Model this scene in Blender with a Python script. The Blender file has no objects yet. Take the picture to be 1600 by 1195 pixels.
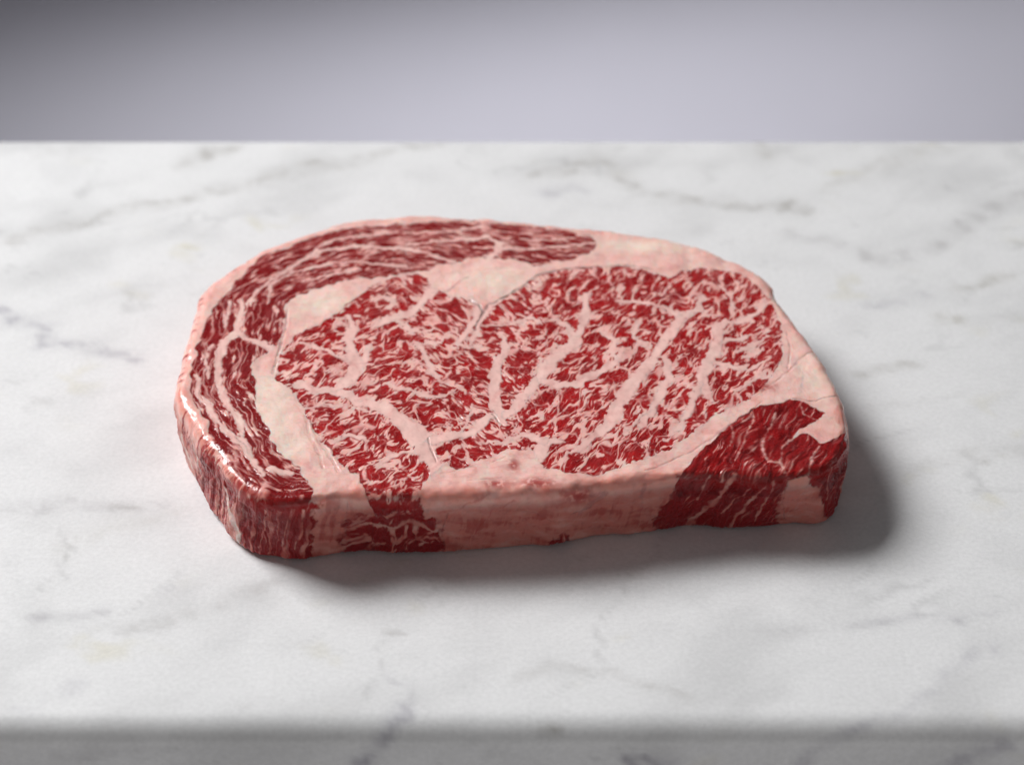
import bpy, math, random
import numpy as np

# ------------------------------------------------------------------ camera, light, exposure
scene = bpy.context.scene
PITCH = math.radians(37)
FW = np.array([0, math.cos(PITCH), -math.sin(PITCH)])
CAMLOC = np.array([0, 0, .018]) - FW * .762
cd = bpy.data.cameras.new('camera')
cam = bpy.data.objects.new('camera', cd)
scene.collection.objects.link(cam)
cam.location = CAMLOC.tolist()
cam.rotation_euler = (math.pi / 2 - PITCH, 0, 0)
cd.lens = 75
cd.sensor_width = 36
cd.clip_start = .02
cd.clip_end = 60
cd.dof.use_dof = True
cd.dof.focus_distance = .715
cd.dof.aperture_fstop = 7.5
scene.camera = cam
scene.cycles.max_bounces = 7
scene.cycles.diffuse_bounces = 4
scene.cycles.glossy_bounces = 3

w = bpy.data.worlds.new('World')
scene.world = w
w.use_nodes = True
w.node_tree.nodes['Background'].inputs[0].default_value = (1, .985, .985, 1)
w.node_tree.nodes['Background'].inputs[1].default_value = .095

def area(name, loc, tgt, size, size_y, power, col, spread=180):
    l = bpy.data.lights.new(name, 'AREA')
    l.shape = 'RECTANGLE'
    l.size = size
    l.size_y = size_y
    l.energy = power
    l.color = col
    l.spread = math.radians(spread)
    o = bpy.data.objects.new(name, l)
    scene.collection.objects.link(o)
    o.location = loc
    from mathutils import Vector
    o.rotation_euler = (Vector(tgt) - Vector(loc)).to_track_quat('-Z', 'Y').to_euler()
    return o

area('softbox_key', (-1.46, 1.0, 1.62), (.03, .0, 0), 1.0, 1.0, 23.5, (1, .992, .985), 100)
area('front_fill', (.15, -1.8, .62), (0, 0, 0), 2.6, 1.3, 2.8, (1, .96, .93))
area('slab_front_fill', (0, -1.2, -.42), (0, -.15, -.03), 1.4, .3, 2.9, (1, .98, .97))  # added unseen lamp below slab level, lifts the slab's front face
sp = bpy.data.lights.new('background_spot', 'SPOT')
sp.energy = 66; sp.color = (.97, .97, 1); sp.spot_size = math.radians(45); sp.spot_blend = 1; sp.shadow_soft_size = .06
so = bpy.data.objects.new('background_spot', sp); scene.collection.objects.link(so)
so.location = (0, .75, -1.13); so.rotation_euler = (math.radians(90), math.radians(-9), 0); so.scale = (7.5, 1, 1)

vs = scene.view_settings
vs.view_transform = 'Standard'
vs.look = 'None'
vs.exposure = 0
vs.gamma = 1
vs.use_curve_mapping = False

# ------------------------------------------------------------------ traced shapes, in millimetres
OUTLINE = [(-116.9, -18.4), (-117.3, 2.2), (-116.4, 19.9), (-116.2, 37.3), (-113.6, 45.7), (-107.8, 53.8), (-97.1, 67.0), (-85.8, 76.1), (-76.4, 82.5), (-67.0, 89.0), (-54.8, 92.5), (-39.9, 94.2), (-22.5, 94.5), (-5.0, 93.0), (12.4, 89.6), (26.0, 87.1), (39.6, 85.6), (54.3, 81.8), (68.7, 75.8), (80.3, 68.0), (89.4, 60.3), (96.8, 49.8), (98.8, 38.1), (102.2, 27.6), (106.0, 15.6), (109.0, 7.1), (111.4, -3.6), (113.4, -12.9), (114.6, -21.4), (115.2, -31.1), (113.8, -43.5), (109.2, -54.5), (100.9, -61.4), (89.0, -64.2), (74.1, -64.4), (55.1, -64.0), (42.2, -66.5), (29.5, -69.0), (16.8, -71.5), (0.0, -73.7), (-14.6, -74.9), (-29.2, -75.1), (-41.7, -75.9), (-52.2, -75.4), (-62.5, -77.2), (-71.7, -78.9), (-80.8, -77.7), (-88.5, -71.7), (-96.4, -60.6), (-103.7, -48.4), (-110.8, -35.6)]
EYE = [(-35.4, 52.9), (-31.5, 50.4), (-29.4, 43.7), (-22.2, 38.8), (-15.3, 37.3), (-11.2, 30.0), (-8.5, 34.1), (-2.8, 38.3), (3.6, 44.7), (9.6, 52.0), (16.8, 56.4), (28.9, 58.3), (42.2, 59.0), (50.5, 56.1), (58.6, 52.0), (63.7, 55.9), (69.8, 57.8), (79.4, 57.5), (86.4, 54.2), (91.7, 47.1), (94.6, 39.4), (97.1, 29.4), (97.5, 17.4), (96.1, 5.6), (92.9, -5.9), (88.2, -15.3), (80.8, -22.8), (71.4, -30.1), (64.3, -37.3), (57.2, -46.2), (47.1, -53.9), (38.3, -58.4), (26.4, -64.6), (22.2, -63.7), (16.9, -62.1), (10.8, -60.8), (8.7, -55.8), (5.4, -51.4), (-1.1, -50.5), (-11.7, -58.1), (-18.6, -62.6), (-21.7, -58.3), (-24.7, -64.3), (-27.8, -65.7), (-30.6, -74.1), (-28.9, -81.8), (-45.5, -83.2), (-48.3, -73.0), (-50.4, -65.7), (-56.0, -60.8), (-61.9, -51.4), (-68.2, -39.4), (-71.1, -29.8), (-76.5, -20.5), (-82.7, -12.5), (-82.2, -0.8), (-79.8, 9.3), (-76.4, 15.3), (-69.8, 19.3), (-64.3, 26.2), (-57.4, 36.6), (-50.8, 45.0), (-42.1, 51.5)]
CAP = [(33.3, 75.1), (29.5, 81.3), (25.9, 82.1), (12.4, 85.5), (-5.0, 88.8), (-22.3, 90.3), (-39.6, 87.2), (-51.9, 85.2), (-62.9, 83.2), (-73.6, 78.5), (-82.9, 72.0), (-95.3, 61.7), (-98.8, 55.2), (-101.7, 46.6), (-105.7, 39.0), (-108.6, 30.0), (-110.7, 23.0), (-111.7, 13.9), (-111.9, 4.1), (-112.1, -5.4), (-112.1, -16.6), (-110.7, -24.7), (-106.9, -31.1), (-103.4, -36.4), (-100.4, -48.3), (-95.4, -58.3), (-88.1, -68.3), (-86.3, -74.6), (-85.2, -79.2), (-75.6, -82.7), (-66.9, -80.9), (-64.6, -75.1), (-67.6, -69.3), (-70.7, -62.0), (-77.8, -53.4), (-80.8, -48.3), (-82.0, -42.4), (-86.2, -34.3), (-89.0, -23.6), (-89.3, -13.7), (-92.3, -6.2), (-91.6, -1.7), (-86.2, 3.4), (-83.2, 8.5), (-82.0, 23.9), (-83.1, 29.2), (-82.2, 34.5), (-78.3, 38.7), (-68.5, 43.9), (-59.8, 48.2), (-47.8, 51.0), (-32.9, 55.9), (-24.1, 60.0), (-14.5, 63.2), (-7.0, 64.2), (4.4, 62.7), (7.5, 58.8), (15.9, 61.6), (23.3, 64.7), (29.4, 67.5)]
CORNER = [(57.4, -60.7), (64.1, -49.5), (74.4, -36.5), (83.5, -27.4), (96.5, -22.9), (102.6, -24.2), (107.1, -29.6), (105.1, -33.5), (100.8, -36.4), (96.9, -40.0), (94.3, -44.2), (97.6, -41.8), (100.8, -40.7), (103.7, -45.5), (107.5, -44.4), (116.1, -36.8), (127.3, -44.6), (115.0, -65.6), (108.2, -64.9), (98.3, -62.2), (91.3, -64.1), (89.4, -72.2), (56.0, -72.9), (54.5, -68.0)]
EYE_VEINS = [
    [(-27.8, 45.4, 1.82), (-32.9, 34.5, 1.59), (-39.1, 25.5, 1.59), (-46.4, 22.9, 1.59), (-50.8, 18.1, 0.68)],
    [(-41.8, 23.0, 1.14), (-38.8, 18.7, 1.14), (-34.1, 15.6, 1.14), (-27.0, 17.7, 0.45)],
    [(-59.5, 25.1, 0.91), (-58.0, 18.3, 1.59), (-58.6, 9.7, 1.59), (-56.8, 2.0, 2.05), (-54.3, -4.9, 2.27), (-57.1, -14.3, 2.27), (-62.1, -19.5, 1.59), (-69.5, -21.1, 0.68)],
    [(-50.4, 6.7, 0.68), (-51.8, -1.0, 1.14), (-53.6, -5.2, 1.36)],
    [(-74.4, -16.0, 1.82), (-66.6, -18.9, 1.36), (-58.5, -20.6, 1.82), (-52.9, -26.3, 2.05), (-44.1, -29.1, 2.27), (-38.8, -35.4, 2.73), (-32.9, -42.0, 3.64), (-29.6, -50.9, 3.18), (-26.6, -58.4, 2.5), (-24.5, -65.0, 2.05)],
    [(-29.7, -47.5, 2.27), (-21.6, -44.6, 2.05), (-13.9, -42.0, 1.82), (-9.2, -35.6, 1.82), (-6.1, -33.1, 1.36)],
    [(-3.2, 14.1, 0.68), (-2.1, 7.5, 1.14), (-4.3, -0.3, 1.59), (-6.1, -9.0, 1.82), (-6.0, -18.6, 1.82), (-5.7, -25.9, 2.05), (-3.9, -33.1, 2.27), (-2.0, -37.7, 1.14)],
    [(-3.5, -33.8, 2.05), (0.2, -29.8, 2.05), (5.3, -20.3, 1.82), (8.7, -12.5, 2.05), (12.6, -3.8, 2.27), (17.3, 3.9, 2.27), (22.0, 9.8, 2.27), (23.1, 15.7, 1.59), (19.9, 19.7, 1.14), (14.9, 23.6, 0.68)],
    [(22.8, 13.8, 1.59), (25.7, 20.9, 1.59), (27.4, 31.1, 1.36), (27.0, 41.4, 0.68)],
    [(8.7, -12.1, 2.27), (15.8, -15.3, 1.82), (22.6, -14.1, 1.82), (28.5, -9.2, 1.82), (35.5, -2.7, 1.59), (39.9, 4.7, 0.91)],
    [(68.3, 33.0, 1.14), (62.0, 26.4, 1.59), (58.6, 19.5, 1.82), (52.9, 8.4, 1.82), (51.6, 2.2, 1.82), (45.7, -6.3, 2.05), (42.5, -13.1, 2.27), (39.3, -19.8, 2.27), (36.1, -28.2, 2.27), (33.1, -37.5, 2.05), (27.5, -43.9, 1.59), (21.9, -51.2, 1.14), (17.1, -55.7, 0.45)],
    [(71.2, 40.9, 0.91), (68.3, 32.2, 1.14), (62.0, 26.4, 1.36), (56.3, 32.0, 1.14), (48.2, 35.5, 1.14), (38.9, 36.6, 0.68)],
    [(92.8, 36.3, 0.68), (89.1, 28.9, 1.14), (82.4, 24.3, 1.59), (74.5, 21.4, 1.82), (74.1, 13.8, 1.82), (73.1, 7.2, 2.05), (69.3, -1.0, 2.05), (66.7, -9.7, 2.05), (67.2, -17.9, 1.82), (69.0, -23.3, 0.91)],
    [(73.8, 9.1, 1.36), (79.3, 12.7, 1.36), (85.4, 16.0, 0.68)],
    [(70.5, -0.9, 1.36), (76.9, -3.1, 1.36), (83.5, -4.9, 1.36), (89.6, -0.3, 0.68)],
    [(67.2, -11.9, 1.59), (62.7, -22.0, 1.59), (60.6, -30.3, 1.36), (56.6, -38.5, 0.91), (51.9, -44.5, 0.45)],
    [(54.5, 1.1, 1.14), (55.0, -10.3, 1.36), (51.6, -18.5, 1.36), (48.4, -28.7, 1.36), (43.5, -39.4, 0.91)],
    [(8.7, -55.8, 2.27), (10.3, -49.3, 2.05), (14.7, -46.1, 1.36), (18.3, -46.8, 0.45)],
    [(-10.8, -47.2, 0.68), (-2.2, -47.1, 0.91), (4.3, -43.5, 1.59), (10.8, -46.9, 1.82)],
    [(-75.4, 8.6, 0.68), (-68.3, 4.8, 0.91), (-61.2, -0.0, 0.91), (-56.9, -3.0, 1.14)],
    [(-33.1, 7.4, 0.91), (-31.3, 1.2, 1.14), (-28.9, -4.8, 1.14), (-25.9, -12.3, 0.91), (-22.3, -15.2, 0.45)],
    [(-23.0, 15.4, 0.45), (-25.2, 9.4, 0.68), (-34.3, 7.3, 0.91)],
    [(32.4, 18.3, 0.68), (36.8, 12.4, 1.14), (35.4, 5.4, 1.14), (38.1, -1.1, 0.91)],
    [(-15.1, 23.5, 0.45), (-11.6, 19.5, 0.45), (0.0, 21.7, 0.91), (7.0, 25.0, 0.91), (10.4, 21.1, 0.68)],
    [(-44.6, -15.6, 0.68), (-35.5, -19.8, 0.91), (-26.5, -23.4, 0.68), (-17.8, -17.4, 0.45)],
    [(-70.2, -30.5, 0.91), (-66.0, -27.6, 0.68), (-57.2, -28.2, 0.68), (-50.5, -30.2, 0.68)],
    [(-60.2, -48.0, 0.68), (-55.1, -43.7, 0.91), (-48.4, -47.8, 0.68)],
    [(-45.6, -59.6, 0.68), (-40.1, -55.2, 0.91), (-33.2, -52.7, 1.14)],
    [(46.5, 24.5, 0.91), (43.8, 16.5, 0.91), (46.9, 8.7, 0.91)],
    [(37.9, -43.0, 0.68), (43.7, -34.1, 0.91), (47.9, -28.7, 0.68)],
    [(-13.2, -29.6, 0.68), (-15.3, -35.0, 0.68), (-18.4, -43.9, 0.68)],
    [(82.2, 33.2, 0.68), (80.4, 40.6, 0.68), (78.2, 47.7, 0.68)],
    [(92.2, 15.3, 0.45), (85.9, 9.3, 0.91), (79.8, 4.6, 0.68)],
    [(78.0, -17.3, 0.68), (84.0, -11.7, 0.68), (89.7, -5.9, 0.45)],
    [(-49.6, 39.2, 0.45), (-43.5, 35.2, 0.91), (-45.5, 29.0, 0.68)],
]
NOTCH = [
    [(-23.7, 43.0, 1.74), (-16.5, 38.9, 1.95), (-12.2, 32.4, 1.73), (-13.0, 25.1, 1.5), (-15.5, 17.5, 1.49), (-17.9, 11.5, 1.48), (-20.1, 8.4, 0.84)],
    [(-4.7, 36.7, 1.73), (-8.9, 31.7, 1.51), (-11.2, 23.5, 1.07), (-12.7, 16.3, 1.06), (-14.2, 10.8, 1.27), (-14.9, 7.7, 1.05)],
    [(-20.1, 8.7, 0.84), (-14.8, 5.7, 1.26), (-11.0, 7.7, 0.63)],
]
CAP_VEINS = [
    [(-99.1, 35.0, 0.68), (-98.9, 24.0, 1.14), (-98.9, 14.5, 1.36), (-102.8, 8.2, 1.59), (-103.3, -5.7, 1.36), (-101.5, -18.3, 1.14), (-97.0, -29.2, 1.14), (-91.7, -38.0, 1.14), (-90.9, -46.7, 0.91), (-86.1, -58.6, 0.68)],
    [(-98.3, 13.7, 1.14), (-93.9, 10.3, 1.14), (-87.8, 6.5, 1.36), (-84.2, 4.6, 1.36)],
    [(-96.9, 31.8, 0.57), (-94.4, 40.1, 0.68), (-86.9, 51.1, 0.68), (-80.0, 60.7, 0.68), (-73.4, 68.2, 0.8), (-61.1, 70.2, 0.91), (-45.8, 70.5, 0.91), (-37.7, 69.3, 0.91), (-28.3, 65.1, 0.91), (-22.2, 61.7, 0.91)],
    [(-41.5, 72.4, 0.45), (-33.5, 73.8, 0.68), (-19.6, 77.2, 0.8), (-9.1, 78.7, 0.91), (-4.2, 74.8, 1.14), (-5.3, 68.6, 1.14), (-9.0, 64.2, 1.14)],
    [(-34.8, 78.3, 0.45), (-23.4, 83.0, 0.68), (-12.1, 86.4, 0.68), (-6.0, 89.8, 0.45)],
    [(-4.6, 69.9, 0.91), (3.2, 71.0, 0.68), (12.4, 72.0, 0.57), (24.7, 73.6, 0.57), (33.3, 75.1, 0.68)],
    [(3.2, 77.6, 0.45), (18.6, 77.0, 0.57), (30.5, 81.7, 0.45)],
    [(-89.9, 31.9, 0.45), (-89.2, 44.3, 0.57), (-82.3, 53.3, 0.68), (-72.6, 57.8, 0.68), (-60.5, 60.2, 0.68), (-48.4, 58.2, 0.68), (-38.5, 58.0, 0.68)],
    [(-110.0, -11.8, 0.68), (-108.4, -22.1, 0.91), (-103.0, -31.0, 0.91), (-99.2, -39.1, 0.91), (-94.9, -45.0, 0.91), (-89.9, -51.8, 0.91), (-86.1, -58.6, 0.91), (-82.2, -65.5, 0.68)],
    [(-79.9, -62.8, 1.14), (-76.4, -64.1, 1.36), (-72.8, -64.7, 0.91)],
    [(-103.3, 34.1, 0.68), (-103.3, 26.0, 0.68), (-103.3, 17.2, 0.45)],
    [(-77.5, 65.1, 0.45), (-68.5, 75.0, 0.57), (-56.5, 78.8, 0.68), (-44.3, 81.7, 0.68)],
    [(-78.5, 47.1, 0.45), (-66.9, 52.3, 0.57), (-57.5, 55.1, 0.45)],
    [(-107.1, 6.1, 0.57), (-108.1, -1.6, 0.57), (-106.1, -12.8, 0.45)],
]
CORNER_VEINS = [
    [(90.5, -29.8, 0.45), (88.6, -36.3, 0.57), (84.7, -45.1, 0.57), (83.9, -51.3, 0.57), (85.5, -56.7, 0.68)],
    [(83.0, -25.3, 0.45), (82.1, -35.3, 0.45), (79.3, -42.4, 0.34), (77.2, -49.3, 0.34), (74.5, -55.5, 0.45)],
    [(98.3, -38.9, 0.57), (94.8, -43.5, 0.5), (91.3, -48.1, 0.45), (89.4, -56.6, 0.41)],
    [(85.5, -56.7, 0.68), (89.4, -56.6, 0.68), (91.0, -62.0, 0.68)],
    [(99.3, -25.7, 0.23), (99.8, -29.7, 0.27), (102.6, -32.2, 0.34), (105.1, -33.5, 0.34)],
    [(103.3, -47.2, 0.68), (100.1, -54.1, 0.57), (98.8, -61.7, 0.68)],
    [(74.4, -36.5, 0.45), (75.3, -41.0, 0.45), (73.3, -47.7, 0.34)],
]
FATS = {
    'fat_rim': [(-113.0, -16.7), (-116.6, 20.7), (-114.8, 39.7), (-97.0, 65.1), (-66.8, 86.7), (-39.8, 90.9)],
    'fat_cap': [(30.8, 81.7), (48.9, 73.1), (68.0, 66.9), (84.8, 62.6), (96.0, 50.2), (97.6, 34.2)],
    'fat_flap': [(102.0, 9.6), (108.4, -5.2), (111.2, -20.5), (109.3, -34.9)],
    'fat_border': [(95.8, -5.9), (81.4, -28.2), (65.0, -42.6), (51.2, -56.5), (34.1, -65.1)],
    'fat_seam': [(-65.8, 34.8), (-80.3, 26.4), (-83.7, -1.2), (-84.9, -12.5), (-78.6, -34.2), (-68.0, -58.3), (-56.6, -71.4)],
    'fat_kernel': [(-47.7, 49.7), (-26.4, 54.3), (-9.5, 48.3), (4.8, 52.8), (19.3, 60.8)],
    'fat_edge': [(-23.1, -69.3), (-8.4, -65.8), (6.4, -60.6), (16.6, -68.6), (-0.3, -71.9)],
}
CREAM = [(-6.0, 49.2, 14.3, 8.7), (-69.1, 32.7, 14.1, 7.8), (-85.4, -19.9, 8.9, 11.1), (110.3, -8.8, 9.0, 15.0), (51.3, 73.2, 22.0, 5.7), (-81.6, -37.8, 6.5, 10.9), (-75.0, -51.6, 6.4, 8.9)]
RED = [(0.6, -59.3, 1.9, 3.2), (8.0, -68.7, 6.3, 2.5), (-5.3, -69.3, 4.2, 2.1), (22.8, -73.3, 5.2, 3.5), (87.0, -15.7, 4.5, 2.2)]
CREASES = [
    ([(-15.3, 35.7, 0.36), (-11.7, 32.0, 0.45), (-10.3, 29.2, 0.55), (-8.2, 33.3, 0.45), (-2.4, 38.8, 0.45), (4.8, 46.4, 0.5), (12.0, 54.2, 0.45), (20.4, 57.3, 0.45), (31.3, 59.2, 0.41), (45.8, 59.5, 0.36), (52.9, 57.0, 0.23)], 0.75),
    ([(-10.3, 29.2, 0.55), (-11.6, 23.5, 0.45), (-13.4, 17.5, 0.36)], 0.8),
    ([(-29.3, 41.2, 0.23), (-23.7, 41.7, 0.3), (-20.0, 46.8, 0.27), (-16.2, 51.1, 0.23)], 0.45),
    ([(-81.7, 28.4, 0.34), (-81.5, 18.3, 0.41), (-82.6, 6.5, 0.41), (-83.0, -1.2, 0.45), (-84.3, -9.5, 0.45)], 0.5),
    ([(108.6, 7.8, 0.36), (102.2, 1.1, 0.36), (96.4, -7.3, 0.36), (90.5, -14.5, 0.36), (84.3, -20.9, 0.23)], 0.15),
    ([(98.9, 17.4, 0.27), (99.7, 7.6, 0.27), (97.4, -3.9, 0.27)], 0.3),
    ([(114.8, -18.8, 0.45), (112.2, -20.4, 0.34), (105.2, -22.7, 0.27), (97.5, -22.1, 0.23)], 0.65),
    ([(-28.5, -45.4, 0.27), (-27.0, -51.6, 0.34), (-25.1, -58.3, 0.27)], 0.55),
    ([(-6.6, -32.4, 0.23), (-4.4, -36.6, 0.32), (-3.0, -38.0, 0.23)], 0.6),
    ([(-67.7, -39.4, 0.55), (-64.5, -48.0, 0.55), (-60.8, -55.5, 0.55), (-57.1, -63.2, 0.45)], 0.15),
    ([(-70.3, -34.1, 0.45), (-68.4, -44.6, 0.5), (-64.0, -55.5, 0.5), (-62.5, -61.6, 0.36)], 0.1),
    ([(-26.3, 52.2, 0.23), (-14.4, 55.0, 0.23), (0.0, 57.8, 0.23), (7.2, 56.7, 0.23)], 0.15),
    ([(-23.2, -65.0, 0.32), (-12.7, -60.2, 0.36), (-2.1, -55.6, 0.27)], 0.1),
    ([(-14.7, -68.2, 0.32), (0.0, -65.6, 0.36), (14.7, -67.7, 0.27)], 0.1),
    ([(44.5, -61.7, 0.3), (60.1, -51.3, 0.34), (74.1, -37.2, 0.3), (86.2, -24.5, 0.23)], 0.15),
    ([(-119.8, -53.6, 0.27), (-127.1, -55.4, 0.36), (-135.2, -62.7, 0.27)], 0.7),
    ([(-88.1, -83.6, 0.23), (-97.5, -87.3, 0.32), (-110.3, -95.5, 0.27)], 0.6),
    ([(-72.5, -86.9, 0.23), (-74.4, -94.7, 0.27), (-77.0, -101.0, 0.23)], 0.5),
    ([(-113.4, -32.0, 0.27), (-122.4, -34.3, 0.27), (-127.6, -36.5, 0.27)], 0.4),
    ([(21.5, -81.0, 0.23), (28.1, -79.2, 0.27), (31.8, -74.4, 0.23)], 0.4),
    ([(-53.0, -76.4, 0.23), (-53.2, -85.0, 0.27), (-52.4, -97.3, 0.34)], 0.2),
    ([(91.8, -67.6, 0.27), (92.1, -75.4, 0.27), (96.9, -84.3, 0.27)], 0.4),
    ([(-21.2, -81.7, 0.23), (-23.2, -89.4, 0.27), (-22.5, -97.5, 0.23)], 0.4),
    ([(-3.3, -81.4, 0.23), (7.6, -81.2, 0.27), (17.1, -85.0, 0.23)], 0.2),
]
SIDE_LEAN = {
    'lean_patch': [(-53.4, -87.3), (-50.9, -82.6), (-48.2, -83.8), (-44.8, -82.9), (-39.5, -83.7), (-33.5, -79.5), (-27.7, -82.5), (-24.5, -86.5), (-23.1, -92.8), (-23.1, -97.5), (-24.9, -109.3), (-44.0, -110.2), (-50.3, -110.3), (-52.4, -94.7)],
    'lean_neck': [(-47.1, -76.1), (-30.5, -76.0), (-29.0, -80.3), (-33.4, -81.7), (-41.8, -83.0), (-44.8, -83.6)],
    'lean_end': [(-89.1, -74.5), (-79.2, -78.3), (-68.7, -78.6), (-64.2, -77.3), (-63.9, -85.3), (-62.1, -97.1), (-60.6, -114.2), (-102.4, -105.9), (-115.7, -93.6), (-118.6, -86.2), (-99.9, -78.9)],
    'lean_corner': [(55.5, -64.0), (68.0, -64.5), (89.3, -64.0), (109.4, -58.8), (117.7, -42.7), (141.7, -58.1), (136.2, -70.9), (118.3, -72.6), (112.1, -68.6), (101.4, -64.4), (95.6, -62.3), (91.4, -65.2), (90.7, -77.7), (97.8, -95.8), (68.2, -97.4), (58.0, -97.2), (55.4, -97.7), (53.7, -85.5), (53.1, -74.3)],
    'lean_left': [(-104.4, -50.6), (-97.9, -60.7), (-93.4, -70.7), (-101.5, -73.0), (-109.3, -72.2), (-122.3, -83.5), (-130.1, -71.2), (-138.5, -56.1), (-144.5, -42.6), (-122.0, -49.9), (-111.6, -51.0)],
    'lean_spot': [(16.6, -106.8), (16.9, -93.2), (22.6, -91.4), (31.4, -105.2), (32.3, -102.8), (26.5, -104.0), (17.2, -105.6)],
}
SIDE_VEINS = [
    ('lean_corner', [(74.1, -62.9, 1.14), (70.5, -69.6, 0.91), (65.5, -78.3, 0.91), (60.4, -85.3, 0.91), (57.6, -97.3, 0.68)]),
    ('lean_corner', [(65.4, -62.9, 0.45), (63.2, -69.3, 0.45), (61.8, -74.2, 0.34)]),
    ('lean_corner', [(84.0, -67.5, 0.45), (79.2, -75.7, 0.68), (75.1, -82.4, 0.68), (70.4, -97.5, 0.45)]),
    ('lean_corner', [(87.4, -65.3, 0.45), (85.0, -75.7, 0.45), (82.1, -84.9, 0.45)]),
    ('lean_corner', [(80.7, -65.4, 0.34), (76.6, -72.5, 0.34), (70.2, -80.9, 0.34)]),
    ('lean_corner', [(107.6, -57.1, 0.45), (112.6, -63.1, 0.45), (115.5, -67.6, 0.45)]),
    ('lean_patch', [(-52.2, -90.5, 0.45), (-47.2, -87.6, 0.68), (-40.1, -89.6, 0.68), (-33.1, -85.4, 0.91), (-29.3, -88.5, 0.91), (-25.1, -90.9, 0.68)]),
    ('lean_patch', [(-39.3, -89.6, 0.68), (-37.4, -95.0, 0.57), (-41.8, -108.0, 0.45)]),
    ('lean_patch', [(-31.1, -87.1, 0.68), (-30.2, -93.7, 0.57), (-27.3, -97.3, 0.45)]),
    ('lean_patch', [(-49.7, -92.6, 0.45), (-47.8, -96.9, 0.45), (-42.7, -97.4, 0.45)]),
    ('lean_patch', [(-24.4, -95.0, 0.45), (-27.9, -93.6, 0.45), (-32.3, -97.2, 0.45)]),
    ('lean_end', [(-71.8, -82.3, 0.45), (-74.3, -90.2, 0.45), (-79.5, -99.2, 0.45)]),
    ('lean_end', [(-67.4, -82.2, 0.45), (-66.7, -91.2, 0.57), (-70.9, -101.1, 0.45)]),
    ('lean_end', [(-83.0, -82.1, 0.34), (-90.1, -89.0, 0.34), (-100.5, -92.6, 0.34)]),
    ('lean_left', [(-109.8, -61.6, 0.45), (-117.2, -66.1, 0.57), (-127.4, -74.9, 0.45)]),
    ('lean_left', [(-116.5, -52.4, 0.57), (-143.7, -54.4, 0.45), (-133.5, -64.7, 0.34)]),
]
STREAKS = [
    ([(-103.4, -66.7, 1.14), (-106.8, -70.5, 1.59), (-107.6, -75.4, 1.82), (-108.0, -80.7, 1.82), (-119.9, -89.6, 1.59)], 'pale'),
    ([(-124.0, -33.4, 1.14), (-129.0, -37.1, 1.36), (-131.7, -42.3, 1.14)], 'pale'),
    ([(-114.1, -44.6, 0.91), (-119.3, -50.0, 0.91)], 'pale'),
    ([(28.0, -72.2, 1.14), (31.9, -71.4, 0.91), (28.5, -77.7, 1.14), (25.1, -81.0, 0.91)], 'bruise'),
    ([(44.0, -67.5, 0.91), (44.8, -74.3, 1.14)], 'bruise'),
    ([(-23.2, -81.7, 0.45), (-14.5, -78.6, 0.34), (-7.4, -73.3, 0.34)], 'red'),
    ([(-11.6, -92.4, 0.34), (-5.4, -81.6, 0.34), (0.3, -76.6, 0.34)], 'red'),
    ([(17.2, -72.2, 1.36), (22.6, -72.3, 1.14), (25.8, -71.2, 0.68)], 'red'),
    ([(-109.2, -36.6, 0.45), (-112.4, -42.9, 0.45), (-123.9, -42.9, 0.45)], 'bruise'),
]
SLAB = {
    'back': 203.7,
    'front': -152.2,
}
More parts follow.
